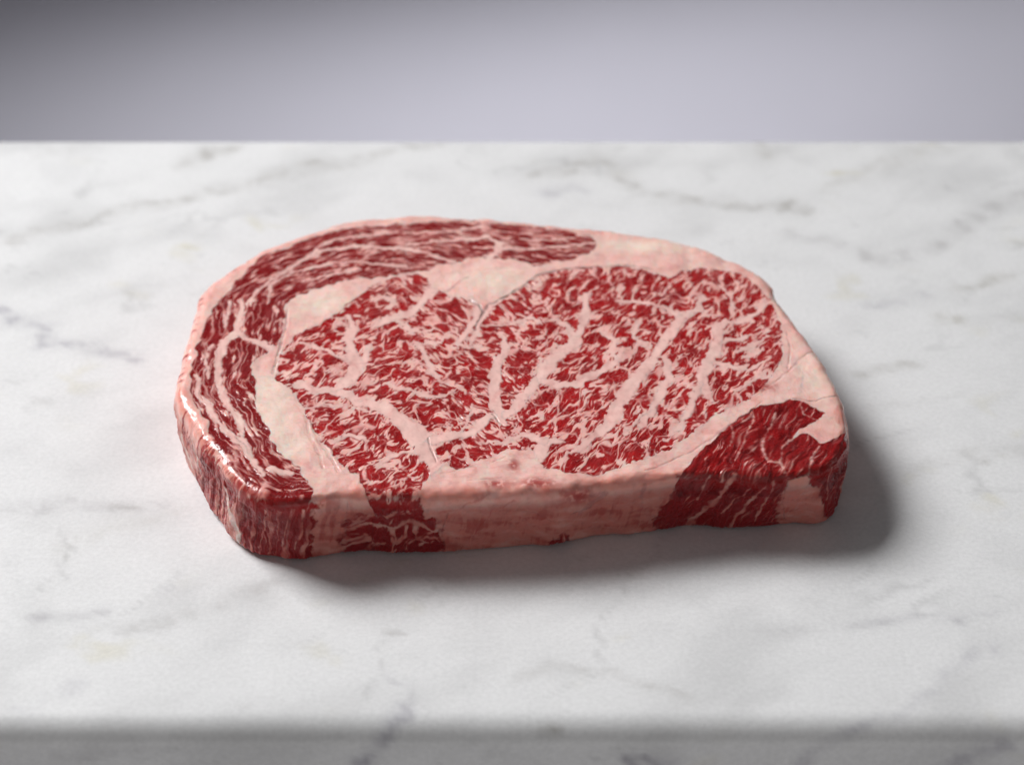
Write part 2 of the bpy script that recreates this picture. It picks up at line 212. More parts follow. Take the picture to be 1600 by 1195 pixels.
MARBLE = [
    ([(-208.3, 118.8, 3.22), (-187.1, 132.3, 3.78), (-162.0, 141.1, 3.25), (-136.9, 153.1, 3.82), (-108.5, 164.8, 3.29), (-82.3, 176.7, 3.87), (-55.4, 188.4, 3.35), (-28.0, 202.0, 2.82)], 0.38, 0.6),
    ([(-137.9, 183.1, 3.36), (-128.9, 189.5, 3.94), (-119.8, 194.9, 2.26)], 0.5, 0.6),
    ([(-205.2, 189.5, 5.71), (-185.9, 190.6, 5.12)], 0.15, 0.5),
    ([(-199.4, 72.5, 2.56), (-188.2, 66.1, 3.05), (-177.2, 59.7, 3.53), (-176.3, 47.1, 2.99), (-165.3, 47.1, 2.23), (-158.4, 49.2, 2.23), (-144.7, 38.9, 2.94)], 0.55, 0.0),
    ([(-173.6, 11.2, 1.92), (-166.7, 12.0, 1.92)], 0.3, 0.5),
    ([(-175.9, -50.1, 4.53), (-163.3, -46.7, 4.08), (-152.5, -45.0, 3.62), (-136.4, -49.4, 3.14), (-123.6, -46.7, 2.69)], 0.3, 0.3),
    ([(-136.3, -50.1, 2.24), (-131.1, -48.4, 1.79)], 0.4, 0.5),
    ([(-150.6, -69.9, 4.41), (-143.0, -63.4, 3.54), (-124.6, -55.1, 3.11), (-114.3, -50.1, 1.78)], 0.18, 0.9),
    ([(-155.7, -101.2, 2.14), (-145.6, -99.7, 2.14), (-135.4, -98.1, 1.71), (-131.2, -96.0, 1.5)], 0.42, 0.2),
    ([(-123.9, -105.7, 3.38), (-109.7, -103.6, 2.95), (-101.9, -99.7, 2.54), (-93.9, -96.6, 2.54), (-86.1, -91.4, 1.91), (-76.3, -82.7, 1.5)], 0.34, 0.5),
    ([(-113.7, -88.9, 1.29), (-109.8, -86.5, 1.07)], 0.3, 0.1),
    ([(-153.4, -146.9, 2.86), (-147.0, -138.7, 2.47), (-136.4, -130.3, 2.89)], 0.15, 0.0),
    ([(-31.5, -146.9, 1.59), (-31.8, -138.7, 1.41), (-30.1, -130.3, 1.22), (-31.9, -134.5, 1.21)], 0.3, 0.1),
    ([(-39.2, -132.0, 1.22), (-35.6, -133.7, 1.21)], 0.5, 0.1),
    ([(-41.1, -110.1, 1.24), (-36.0, -108.6, 1.04)], 0.3, 0.5),
    ([(13.6, 170.0, 4.38), (32.9, 176.7, 3.86), (37.2, 183.1, 3.88), (50.2, 164.8, 3.82), (56.6, 157.1, 3.25), (69.7, 150.5, 2.7), (88.3, 149.5, 2.7), (104.3, 148.0, 3.24), (117.4, 146.0, 3.78), (122.0, 139.6, 2.69)], 0.5, 0.6),
    ([(18.8, 156.1, 4.33), (26.9, 157.1, 3.25)], 0.4, 0.0),
    ([(112.6, 125.0, 3.18), (127.4, 117.9, 3.16), (146.8, 107.1, 3.14), (160.2, 110.8, 3.16), (175.0, 122.6, 3.74), (196.8, 142.1, 4.37), (216.1, 159.7, 5.02)], 0.36, 0.4),
    ([(134.7, 157.1, 4.38), (153.3, 175.2, 4.46), (171.7, 188.4, 3.97), (195.3, 196.5, 4.01)], 0.22, 0.7),
    ([(108.8, 196.5, 2.83), (109.5, 189.5, 3.37)], 0.4, 0.7),
    ([(177.1, 88.0, 2.59), (180.8, 88.0, 2.07), (198.5, 94.7, 3.14)], 0.5, 0.8),
    ([(165.6, 63.9, 3.03), (166.3, 60.5, 3.02), (170.5, 63.9, 2.53)], 0.5, 0.9),
    ([(137.1, 72.5, 3.03), (150.2, 76.9, 3.05), (160.9, 81.3, 2.05)], 0.2, 0.0),
    ([(133.4, 26.9, 2.42), (143.8, 32.8, 2.44), (150.2, 35.7, 1.71)], 0.4, 0.7),
    ([(139.3, 70.4, 1.51), (143.2, 71.7, 1.26)], 0.4, 0.0),
    ([(135.5, 7.4, 2.37), (155.1, 13.1, 1.92), (174.9, 19.0, 1.94)], 0.14, 0.5),
    ([(161.8, -22.9, 1.39), (164.5, -22.2, 1.16)], 0.5, 0.6),
    ([(142.2, -25.8, 3.22), (166.3, -16.8, 2.8), (182.6, -15.0, 3.29)], 0.2, 0.6),
    ([(111.5, -105.7, 1.47), (128.4, -103.6, 1.48), (140.9, -102.7, 1.28), (143.6, -105.4, 1.06), (144.9, -103.6, 1.06), (157.7, -101.8, 1.71)], 0.3, 0.1),
    ([(0.0, -130.3, 1.62), (14.1, -124.6, 2.04), (28.2, -126.9, 2.03), (39.9, -134.5, 2.02), (49.6, -139.2, 1.61)], 0.28, 0.6),
    ([(113.7, -149.6, 1.61), (125.1, -138.7, 1.84), (135.9, -127.5, 2.07), (146.4, -118.9, 2.52), (155.1, -116.0, 2.11)], 0.25, 0.0),
    ([(82.2, -110.1, 2.92), (99.0, -107.2, 2.52), (111.5, -105.7, 1.68)], 0.14, 0.3),
    ([(-28.2, 207.5, 2.27), (-44.5, 192.7, 2.8), (-39.0, 194.9, 2.8)], 0.2, 0.5),
    ([(-47.5, -162.9, 2.42), (-41.2, -153.0, 2.39), (-34.1, -146.0, 2.37)], 0.75, 0.0),
    ([(9.8, -151.6, 1.99), (15.7, -152.2, 1.59)], 0.6, 0.6),
    ([(39.6, -162.4, 2.01), (47.4, -159.5, 1.81)], 0.7, 0.1),
    ([(93.0, -162.9, 2.03), (102.1, -154.4, 2.02), (111.2, -147.4, 1.8)], 0.45, 0.0),
    ([(134.6, -162.9, 3.28), (149.5, -155.8, 3.27)], 0.5, 0.0),
    ([(-137.8, -157.2, 4.08), (-117.8, -154.4, 4.05)], 0.2, 0.3),
]


# ------------------------------------------------------------------ numeric helpers
def ss(a, b, x):
    t = np.clip((x - a) / (b - a), 0, 1)
    return t * t * (3 - 2 * t)

_ang = np.linspace(0, 2 * np.pi, 256, endpoint=False)
_gx, _gy = np.cos(_ang).astype(np.float32), np.sin(_ang).astype(np.float32)

def _hash(i, j, seed):
    h = (i.astype(np.uint32) * np.uint32(374761393)) ^ (j.astype(np.uint32) * np.uint32(668265263)) ^ np.uint32((seed * 2246822519) & 0xffffffff)
    h = (h ^ (h >> np.uint32(13))) * np.uint32(1274126177)
    h = h ^ (h >> np.uint32(16))
    return h & np.uint32(255)

def perlin(x, y, seed=0):
    xf, yf = np.floor(x), np.floor(y)
    i, j = xf.astype(np.int64), yf.astype(np.int64)
    fx, fy = (x - xf).astype(np.float32), (y - yf).astype(np.float32)
    u, v = fx * fx * fx * (fx * (fx * 6 - 15) + 10), fy * fy * fy * (fy * (fy * 6 - 15) + 10)
    def g(a, b):
        h = _hash(i + a, j + b, seed)
        return _gx[h] * (fx - a) + _gy[h] * (fy - b)
    a = g(0, 0); a = a + u * (g(1, 0) - a)
    b = g(0, 1); b = b + u * (g(1, 1) - b)
    return (a + v * (b - a)) * 1.5

def fbm(x, y, seed=0, octv=3, gain=.5):
    r = 0; a = 1; f = 1
    for k in range(octv):
        r = r + a * perlin(x * f, y * f, seed + 17 * k)
        a *= gain; f *= 2.03
    return r

def line_field(X, Y, poly, reach):
    """halfwidth minus distance to a polyline whose points carry a halfwidth (mm); -reach far away"""
    p = np.array(poly, dtype=np.float32)
    out = np.full(X.shape, -reach, np.float32)
    m = (X > p[:, 0].min() - reach - 5) & (X < p[:, 0].max() + reach + 5) & (Y > p[:, 1].min() - reach - 5) & (Y < p[:, 1].max() + reach + 5)
    if not m.any():
        return out
    x, y = X[m], Y[m]
    best = np.full(x.shape, -reach, np.float32)
    for a, b in zip(p[:-1], p[1:]):
        d = b[:2] - a[:2]
        L = float(d @ d) + 1e-9
        t = np.clip(((x - a[0]) * d[0] + (y - a[1]) * d[1]) / L, 0, 1)
        dist = np.hypot(x - a[0] - t * d[0], y - a[1] - t * d[1])
        best = np.maximum(best, a[2] + t * (b[2] - a[2]) - dist)
    out[m] = best
    return out

def poly_field(X, Y, poly, reach=8):
    """signed distance to a closed polygon (mm), positive inside, clipped at -reach"""
    p = np.array(poly, dtype=np.float32)
    out = np.full(X.shape, -reach, np.float32)
    m = (X > p[:, 0].min() - reach) & (X < p[:, 0].max() + reach) & (Y > p[:, 1].min() - reach) & (Y < p[:, 1].max() + reach)
    x, y = X[m], Y[m]
    dm = np.full(x.shape, 1e9, np.float32)
    ins = np.zeros(x.shape, bool)
    for a, b in zip(p, np.roll(p, -1, 0)):
        d = b - a
        L = float(d @ d) + 1e-9
        t = np.clip(((x - a[0]) * d[0] + (y - a[1]) * d[1]) / L, 0, 1)
        dm = np.minimum(dm, np.hypot(x - a[0] - t * d[0], y - a[1] - t * d[1]))
        if abs(d[1]) > 1e-6:
            c = ((a[1] > y) != (b[1] > y)) & (x < d[0] * (y - a[1]) / d[1] + a[0])
            ins ^= c
    out[m] = np.maximum(np.where(ins, dm, -dm), -reach)
    return out

def catmull(pts, n, closed=True):
    p = np.array(pts, float)
    N = len(p)
    seg = []
    for k in range(N):
        p0, p1, p2, p3 = p[k - 1], p[k], p[(k + 1) % N], p[(k + 2) % N]
        t = np.linspace(0, 1, 30, endpoint=False)[:, None]
        seg.append(.5 * (2 * p1 + (p2 - p0) * t + (2 * p0 - 5 * p1 + 4 * p2 - p3) * t ** 2 + (3 * p1 - p0 - 3 * p2 + p3) * t ** 3))
    q = np.concatenate(seg)
    d = np.r_[0, np.cumsum(np.hypot(*(np.roll(q, -1, 0) - q).T))]
    s = np.linspace(0, d[-1], n, endpoint=False)
    qq = np.concatenate([q, q[:1]])
    return np.stack([np.interp(s, d, qq[:, 0]), np.interp(s, d, qq[:, 1])], 1), d[-1]

def psmooth(a, k):
    for _ in range(k):
        a = .25 * np.roll(a, 1, 0) + .5 * a + .25 * np.roll(a, -1, 0)
    return a

# ------------------------------------------------------------------ object helpers
def tag(o, label=None, cat=None, kind=None, group=None):
    if label: o['label'] = label
    if cat: o['category'] = cat
    if kind: o['kind'] = kind
    if group: o['group'] = group
    return o

def quad_mesh(name, co, faces, mat, normals=None, cols=None, extra=None, parent=None):
    me = bpy.data.meshes.new(name)
    nv, nf = len(co), len(faces)
    me.vertices.add(nv)
    me.vertices.foreach_set('co', np.ascontiguousarray(co, np.float32).ravel())
    me.loops.add(nf * 4)
    me.loops.foreach_set('vertex_index', np.ascontiguousarray(faces, np.int32).ravel())
    me.polygons.add(nf)
    me.polygons.foreach_set('loop_start', np.arange(0, nf * 4, 4, dtype=np.int32))
    me.polygons.foreach_set('loop_total', np.full(nf, 4, np.int32))
    me.update(calc_edges=True)
    me.polygons.foreach_set('use_smooth', np.ones(nf, bool))
    if cols is not None:
        a = me.attributes.new('pigment', 'FLOAT_COLOR', 'POINT')
        c = np.ones((nv, 4), np.float32); c[:, :3] = cols
        a.data.foreach_set('color', c.ravel())
    for k, v in (extra or {}).items():
        a = me.attributes.new(k, 'FLOAT', 'POINT')
        a.data.foreach_set('value', np.ascontiguousarray(v, np.float32))
    if normals is not None:
        me.normals_split_custom_set_from_vertices(np.ascontiguousarray(normals, np.float32))
    me.materials.append(mat)
    o = bpy.data.objects.new(name, me)
    scene.collection.objects.link(o)
    if parent: o.parent = parent
    return o

class NT:
    def __init__(s, name):
        s.m = bpy.data.materials.new(name); s.m.use_nodes = True
        s.t = s.m.node_tree; s.b = s.t.nodes['Principled BSDF']
    def n(s, kind, **kw):
        x = s.t.nodes.new(kind)
        for k, v in kw.items():
            if k.startswith('_'): setattr(x, k[1:], v)
            else: x.inputs[k.replace('__', ' ')].default_value = v
        return x
    def l(s, a, b): s.t.links.new(a, b)
    def math(s, op, a, b=None):
        x = s.t.nodes.new('ShaderNodeMath'); x.operation = op
        for i, q in enumerate((a, b)):
            if q is None: continue
            if isinstance(q, (int, float)): x.inputs[i].default_value = q
            else: s.l(q, x.inputs[i])
        return x.outputs[0]

# ------------------------------------------------------------------ backdrop
def mat_backdrop():
    k = NT('grey_backdrop_paper')
    tc = k.n('ShaderNodeTexCoord')
    no = k.n('ShaderNodeTexNoise', Scale=6.0, Detail=4.0)
    k.l(tc.outputs['Object'], no.inputs['Vector'])
    r = k.n('ShaderNodeValToRGB')
    r.color_ramp.elements[0].color = (.40, .394, .435, 1); r.color_ramp.elements[1].color = (.43, .423, .465, 1)
    k.l(no.outputs['Fac'], r.inputs[0]); k.l(r.outputs[0], k.b.inputs['Base Color'])
    k.b.inputs['Roughness'].default_value = .85
    return k.m

def sweep():
    prof = [(-1.6, -1.25), (1.5, -1.25)]
    R = .4
    for i in range(1, 17):
        a = i / 16 * math.pi / 2
        prof.append((1.5 + R * math.sin(a), -1.25 + R * (1 - math.cos(a))))
    prof.append((1.9, 2.2))
    xs = np.linspace(-2.4, 2.4, 9)
    co = np.array([(x, y, z) for (y, z) in prof for x in xs])
    n = len(xs)
    f = [(i * n + j, i * n + j + 1, (i + 1) * n + j + 1, (i + 1) * n + j) for i in range(len(prof) - 1) for j in range(n - 1)]
    o = quad_mesh('backdrop', co, np.array(f), mat_backdrop())
    tag(o, 'pale lavender grey studio backdrop curving up behind the marble slab', 'backdrop', 'structure')
sweep()

def plinth():
    pts = [(-.37, -.12), (.37, -.12), (.37, .17), (-.37, .17)]
    co = np.array([(x, y, z) for z in (-1.246, -.05) for x, y in pts])
    f = [(0, 1, 5, 4), (1, 2, 6, 5), (2, 3, 7, 6), (3, 0, 4, 7), (0, 3, 2, 1), (4, 5, 6, 7)]
    o = quad_mesh('plinth', co, np.array(f), mat_backdrop())
    o.data.polygons.foreach_set('use_smooth', np.zeros(6, bool))
    tag(o, 'plain grey plinth carrying the marble slab', 'plinth', 'structure')
plinth()

# ------------------------------------------------------------------ marble slab
def mat_marble():
    k = NT('honed_white_marble')
    at = k.n('ShaderNodeAttribute', _attribute_name='pigment')
    tc = k.n('ShaderNodeTexCoord')
    n1 = k.n('ShaderNodeTexNoise', Scale=640.0, Detail=3.0, Roughness=.65)
    n2 = k.n('ShaderNodeTexNoise', Scale=42.0, Detail=6.0, Roughness=.6)
    k.l(tc.outputs['Object'], n1.inputs['Vector']); k.l(tc.outputs['Object'], n2.inputs['Vector'])
    g = k.math('ADD', k.math('MULTIPLY', n1.outputs['Fac'], .30), k.math('MULTIPLY', n2.outputs['Fac'], .09))
    g = k.math('ADD', g, .805)
    mx = k.n('ShaderNodeVectorMath', _operation='SCALE')
    k.l(at.outputs['Color'], mx.inputs[0]); k.l(g, mx.inputs['Scale'])
    k.l(mx.outputs[0], k.b.inputs['Base Color'])
    k.l(k.math('ADD', k.math('MULTIPLY', n2.outputs['Fac'], .25), .30), k.b.inputs['Roughness'])
    bp = k.n('ShaderNodeBump', Strength=.12, Distance=.0004)
    k.l(n1.outputs['Fac'], bp.inputs['Height']); k.l(bp.outputs[0], k.b.inputs['Normal'])
    k.b.inputs['Specular IOR Level'].default_value = .35
    return k.m

def marble_cols(X, Y):
    """X, Y in mm on the slab, front face unfolded downwards"""
    wx = X + 5 * fbm(X / 38, Y / 38, 501, 4); wy = Y + 5 * fbm(X / 38, Y / 38, 502, 4)
    base = np.array([.785, .79, .80]) * np.ones(X.shape + (1,))
    dx, dy = X * .86 + Y * .5, Y * .86 - X * .5                 # veining runs up to the right
    cl = fbm(dx / 130 + .2 * wx / 60, dy / 42, 510, 4)
    dark = .13 * ss(.0, 1.0, cl) + .05 * ss(-.1, .9, fbm(wx / 30, wy / 22, 511, 4))
    hv = 1 - np.abs(fbm(dx / 120 + wx / 400, dy / 48, 520, 4))
    dark = dark + .16 * ss(.93, 1.0, hv) * ss(-.1, .7, fbm(X / 50, Y / 50, 521, 2))
    hv2 = 1 - np.abs(fbm(dx / 60 + wx / 90, dy / 21 + wy / 200, 523, 3))
    dark = dark + .13 * ss(.965, 1.0, hv2) * ss(.1, .8, fbm(X / 36, Y / 36, 524, 2))
    col = base * (1 - dark)[..., None]
    for poly, dk, warm in MARBLE:
        P = [(a, b, c) for a, b, c in poly]
        f = line_field(wx, wy, P, 60)
        wd = max(c for _, _, c in poly)
        br = .45 + .75 * ss(-.5, .7, fbm(wx / 11, wy / 9, 530, 3))
        m = np.exp(-np.clip(wd - f, 0, 99) ** 2 / (1.3 * wd) ** 2) * br * .6
        core = np.exp(-np.clip(.15 * wd - f, 0, 99) ** 2 / (.30 * wd) ** 2) * ss(-.15, .65, fbm(wx / 7, wy / 7, 531, 3))
        m = np.clip(m + .55 * core, 0, 1.15) * np.minimum(dk * 1.2, .85)
        tint = np.array([.48, .47, .53]) * (1 - warm) + np.array([.53, .51, .43]) * warm
        col = col * (1 - m[..., None]) + tint * .8 * m[..., None]
    tan = ss(.35, 1.0, fbm(wx / 24, wy / 18, 545, 3)) * ss(.0, .8, fbm(X / 70, Y / 70, 546, 2))
    col = col * (1 - .16 * tan[..., None] * np.array([.55, .7, 1.35]))
    fl = perlin(X / 3.1, Y / 3.1, 540)
    col = col * (1 - .10 * ss(.75, 1.1, fl))[..., None]
    return col

def slab():
    yb, yf, hw, th, R = SLAB['back'], SLAB['front'], 400., 50., 8.
    prof = []                                   # (y, z, unfolded v)
    for y in np.linspace(yb - R, yf + R, 230): prof.append((y, 0, y))
    back = []
    for i in range(1, 9):
        a = i / 8 * math.pi / 2
        back.append((yb - R + R * math.sin(a), -R + R * math.cos(a), yb - R + R * a))
    for z in (-20, -th): back.append((yb, z, yb + 3 - R - z))
    prof = back[::-1] + prof
    for i in range(1, 9):
        a = i / 8 * math.pi / 2
        prof.append((yf + R - R * math.sin(a), -R + R * math.cos(a), yf + R - R * a))
    for z in np.linspace(-R - 1.5, -th, 26): prof.append((yf, z, yf + R - R * math.pi / 2 + (z + R)))
    prof = np.array(prof)
    xs = np.linspace(-hw, hw, 400)
    xs = np.r_[-hw, xs, hw]
    X, _ = np.meshgrid(xs, prof[:, 0])
    V = np.repeat(prof[:, 2][:, None], len(xs), 1)
    Yg = np.repeat(prof[:, 0][:, None], len(xs), 1); Zg = np.repeat(prof[:, 1][:, None], len(xs), 1)
    Zg[:, 0] = Zg[:, -1] = -th                    # end faces
    co = np.stack([X, Yg, Zg], -1).reshape(-1, 3) / 1000
    n, m = V.shape
    idx = np.arange(n * m).reshape(n, m)
    f = np.stack([idx[:-1, :-1], idx[1:, :-1], idx[1:, 1:], idx[:-1, 1:]], -1).reshape(-1, 4)
    cols = marble_cols(X, V).reshape(-1, 3)
    o = quad_mesh('marble_slab', co, f, mat_marble(), cols=cols)
    tag(o, 'white marble slab with grey veins and rounded edges under the raw steak', 'slab')
slab()

# ------------------------------------------------------------------ the steak
def mat_beef(name, sss):
    k = NT(name)
    at = k.n('ShaderNodeAttribute', _attribute_name='pigment')
    fat = k.n('ShaderNodeAttribute', _attribute_name='fat')
    tc = k.n('ShaderNodeTexCoord')
    n1 = k.n('ShaderNodeTexNoise', Scale=900.0, Detail=3.0, Roughness=.6)
    n2 = k.n('ShaderNodeTexNoise', Scale=190.0, Detail=4.0, Roughness=.6)
    for n in (n1, n2): k.l(tc.outputs['Object'], n.inputs['Vector'])
    sp_ = k.math('SUBTRACT', .26, k.math('MULTIPLY', fat.outputs['Fac'], .19))
    g = k.math('ADD', k.math('MULTIPLY', k.math('SUBTRACT', n1.outputs['Fac'], .5), sp_), 1.0)
    mx = k.n('ShaderNodeVectorMath', _operation='SCALE')
    k.l(at.outputs['Color'], mx.inputs[0]); k.l(g, mx.inputs['Scale'])
    k.l(mx.outputs[0], k.b.inputs['Base Color'])
    ro = k.math('ADD', k.math('MULTIPLY', fat.outputs['Fac'], .07), k.math('MULTIPLY', n2.outputs['Fac'], .22))
    k.l(k.math('ADD', ro, .17), k.b.inputs['Roughness'])
    hsum = k.math('ADD', k.math('MULTIPLY', n1.outputs['Fac'], .35), n2.outputs['Fac'])
    bp = k.n('ShaderNodeBump', Strength=.3, Distance=.0006)
    k.l(k.math('SUBTRACT', .32, k.math('MULTIPLY', fat.outputs['Fac'], .24)), bp.inputs['Strength'])
    k.l(hsum, bp.inputs['Height']); k.l(bp.outputs[0], k.b.inputs['Normal'])
    wet = k.n('ShaderNodeAttribute', _attribute_name='wet')
    k.l(k.math('MULTIPLY', wet.outputs['Fac'], .45), k.b.inputs['Specular IOR Level'])
    k.l(k.math('MULTIPLY', wet.outputs['Fac'], .32), k.b.inputs['Coat Weight'])
    k.b.inputs['Subsurface Weight'].default_value = sss
    k.b.inputs['Subsurface Radius'].default_value = (1, .34, .24)
    k.b.inputs['Subsurface Scale'].default_value = .0014
    k.b.inputs['Coat Roughness'].default_value = .13
    bc = k.n('ShaderNodeBump', Strength=.24, Distance=.0006)
    k.l(k.math('ADD', n2.outputs['Fac'], k.math('MULTIPLY', n1.outputs['Fac'], .3)), bc.inputs['Height']); k.l(bc.outputs[0], k.b.inputs['Coat Normal'])
    return k.m

def steak():
    NU, NV, RT = 1240, 780, .775
    NO = 4096
    O, per = catmull(OUTLINE, NO)
    O = psmooth(O, 260)
    T = np.roll(O, -1, 0) - np.roll(O, 1, 0)
    T /= np.hypot(T[:, 0], T[:, 1])[:, None]
    area2 = (O[:, 0] * np.roll(O[:, 1], -1) - O[:, 1] * np.roll(O[:, 0], -1)).sum()
    Nn = np.stack([T[:, 1], -T[:, 0]], 1) * (1 if area2 > 0 else -1)
    Nn = psmooth(Nn, 200); Nn /= np.hypot(Nn[:, 0], Nn[:, 1])[:, None]
    tt = np.linspace(0, 2 * np.pi, NO, endpoint=False)
    O = O + Nn * (.6 * perlin(np.cos(tt) * 6 + 9, np.sin(tt) * 6 + 9, 5) + .3 * perlin(np.cos(tt) * 17 + 9, np.sin(tt) * 17 + 9, 6))[:, None]
    C = np.array([0., 8.])
    u, v = np.meshgrid(np.linspace(-1, 1, NU), np.linspace(-1, 1, NV))
    u[u == 0] = 1e-9
    r = np.maximum(np.abs(u), np.abs(v))
    phi = np.where(np.abs(u) >= np.abs(v), np.pi / 4 * v / u + np.where(u < 0, np.pi, 0), np.pi / 2 - np.pi / 4 * u / np.where(v == 0, 1e-9, v) + np.where(v < 0, np.pi, 0))
    # start the outline parameter where the polar angle is phi, so rays stay straight
    oa = np.unwrap(np.arctan2(O[:, 1] - C[1], O[:, 0] - C[0]))
    if oa[-1] < oa[0]:
        O, Nn, oa = O[::-1], Nn[::-1], oa[::-1]
    arc = np.arange(NO) / NO
    # blend between polar angle and arc length parameterisation
    k0 = int(np.argmin(np.abs((oa - 0 + np.pi) % (2 * np.pi) - np.pi)))
    O, Nn = np.roll(O, -k0, 0), np.roll(Nn, -k0, 0)
    S = (phi / (2 * np.pi)) % 1.0
    xi = np.arange(NO + 1) / NO
    def per_i(a, s): return np.interp(s, xi, np.r_[a, a[:1]])
    ox, oy = per_i(O[:, 0], S), per_i(O[:, 1], S)
    nx, ny = per_i(Nn[:, 0], S), per_i(Nn[:, 1], S)
    nl = np.hypot(nx, ny); nx /= nl; ny /= nl
    along = S * per
    ca, sa = np.cos(2 * np.pi * S), np.sin(2 * np.pi * S)
    pn = lambda f, sd: perlin(ca * f + 50, sa * f + 50, sd)      # periodic noise along the rim
    R = 3.7 + 1.0 * pn(4, 901) + .7 * pn(11, 902) + .7 * ss(-80, -110, ox)
    top = 28.5 - .012 * ox
    # inset outline, where the flat top ends
    ix, iy = ox - nx * R, oy - ny * R
    q = np.clip(r / RT, 0, 1)
    X, Y = C[0] + q * (ix - C[0]), C[1] + q * (iy - C[1])
    top = np.where(r > RT, 28.5 - .012 * ix, 28.5 - .012 * X)
    Z = top.copy()
    # over the rim and down the side
    t = np.clip((r - RT) / (1 - RT), 0, 1)
    Rb = 3.0
    L1, L2, L3 = R * np.pi / 2, top - R - Rb, Rb * np.pi / 2
    LT = L1 + L2 + L3
    a = t * LT
    th = np.clip(a / R, 0, np.pi / 2)
    th2 = np.clip((a - L1 - L2) / Rb, 0, np.pi / 2)
    dn = np.clip(a - L1, 0, L2)
    side = r > RT
    offn = np.where(side, R * np.sin(th) - Rb * (1 - np.cos(th2)) * 1.0, 0)
    und = (3.6 + 2.0 * ss(-60, 85, ox)) * ss(113, 96, ox) * ss(.55, .97, -ny) * ss(-15, -48, oy)
    offn = offn - np.where(side, und * np.clip(a / LT, 0, 1) ** 1.2, 0)
    zz = top - R * (1 - np.cos(th)) - dn - Rb * np.sin(th2)
    X = np.where(side, ix + nx * offn, X); Y = np.where(side, iy + ny * offn, Y); Z = np.where(side, zz, Z)
    # unfolded coordinates
    PX = np.where(side, ix + nx * a, X); PY = np.where(side, iy + ny * a, Y)
    hs = np.clip((top - Z) / top, 0, 1)                                  # 0 top .. 1 bottom
    f32 = lambda z: z.astype(np.float32)
    PX, PY, X, Y, Z = map(f32, (PX, PY, X, Y, Z))
    rag = f32(ss(.0, .25, hs))
    # ---------------------------------------------------------------- fields
    PV = PY / 1.45
    w1x = .95 * fbm(PX / 4.2, PV / 4.2, 11, 3, .42); w1y = 1.3 * fbm(PX / 4.2, PV / 4.2, 12, 3, .42)
    QX, QY = PX + w1x, PY + w1y
    B1, B2 = perlin(PX / 1.1, PV / 1.1, 13), perlin(PX / 1.1, PV / 1.1, 14)
    RX, RY = QX + .2 * B1, QY + .2 * B2
    NX = PX + 1.5 * fbm(PX / 9, PV / 9, 15, 2) + .25 * w1x; NY = PY + 2.0 * fbm(PX / 9, PV / 9, 16, 2) + .25 * w1y
    def aniso(angle, la, lb, seed, X0=NX, Y0=NY, octv=3, gain=.55):
        c, s = math.cos(math.radians(angle)), math.sin(math.radians(angle))
        Y0 = Y0 / 1.45
        return fbm((c * X0 + s * Y0) / la, (-s * X0 + c * Y0) / lb, seed, octv, gain)
    # grain of the eye muscle: turns from lying on the left to steep on the right
    wl = f32(ss(-18, -45, PX + .25 * PY)); wr = f32(ss(-8, 22, PX - .1 * PY)); wc = 1 - np.maximum(wl, 0) - np.maximum(wr, 0); wc = np.clip(wc, 0, 1)
    nz = (wl * aniso(30, 4.9, 2.8, 21, octv=2, gain=.4) + wr * aniso(46, 5.6, 2.4, 22, octv=2, gain=.4) + wc * aniso(-28, 5.4, 2.5, 23, octv=2, gain=.4)) / np.sqrt(wl ** 2 + wr ** 2 + wc ** 2)
    fine = (wl * aniso(42, 2.6, 1.1, 24, octv=2, gain=.45) + wr * aniso(45, 3.1, 1.0, 25, octv=2, gain=.45) + wc * aniso(-30, 2.9, 1.0, 26, octv=2, gain=.45)) / np.sqrt(wl ** 2 + wr ** 2 + wc ** 2)
    big = fbm(PX / 16, PY / 16, 31, 2)

    eye = poly_field(QX, QY, EYE) - .25 * B1
    cap = poly_field(QX, QY, CAP) + .5 * perlin(along.astype(np.float32) / 5, PY * .02, 41)
    cor = poly_field(PX + .7 * w1x, PY + .7 * w1y, CORNER)
    vein_id = np.full(X.shape, -1, np.int32)
    vein_s = np.full(X.shape, -6, np.float32)
    owner = []
    vwob = fbm(PX / 3.4, PY / 3.4, 45, 2)
    def add_vein(poly, own, x, y, grow=1.0):
        nonlocal vein_s
        f = line_field(x, y, [(p[0], p[1], p[2] * grow) for p in poly], 6)
        f = f + (.30 * B1 + .45 * vwob) * (f > -5.5)
        m = f > vein_s
        vein_id[m] = len(owner); vein_s = np.maximum(vein_s, f); owner.append(own)
    for p in EYE_VEINS: add_vein(p, 'eye_muscle', RX, RY, 1.12)
    for p in NOTCH: add_vein(p, 'eye_muscle', PX + .6 * w1x, PY + .6 * w1y, .95)
    for p in CAP_VEINS: add_vein(p, 'cap_muscle', PX + .8 * w1x, PY + .8 * w1y, 1.2)
    for p in CORNER_VEINS: add_vein(p, 'corner_muscle', PX + .5 * w1x, PY + .5 * w1y, .8)
    n_top = len(owner)
    for own, p in SIDE_VEINS: add_vein(p, own, PX + .8 * w1x, PY + .8 * w1y, .9)

    near = np.exp(-np.clip(-vein_s, 0, 6) / 1.3)
    # marbling in the eye: blobs, a web of secondary branches, hair-thin threads
    def web(la, lb, seed, a1, a2, a3):
        return (wl * aniso(a1, la, lb, seed, octv=2, gain=.35) + wr * aniso(a2, la, lb, seed + 1, octv=2, gain=.35) + wc * aniso(a3, la, lb, seed + 2, octv=2, gain=.35)) / np.sqrt(wl ** 2 + wr ** 2 + wc ** 2)
    w_a, w_b = web(11, 5.6, 131, 40, 52, -30), web(4.2, 1.9, 141, 20, 45, -18)
    wid = np.clip(.5 + .75 * fbm(PX / 6, PV / 6, 151, 2), .05, 1.3)
    thr = .27 - .18 * big - .30 * near
    F_eye = np.maximum(vein_s * 1.0, (nz + .75 * fine - thr) * 1.4)
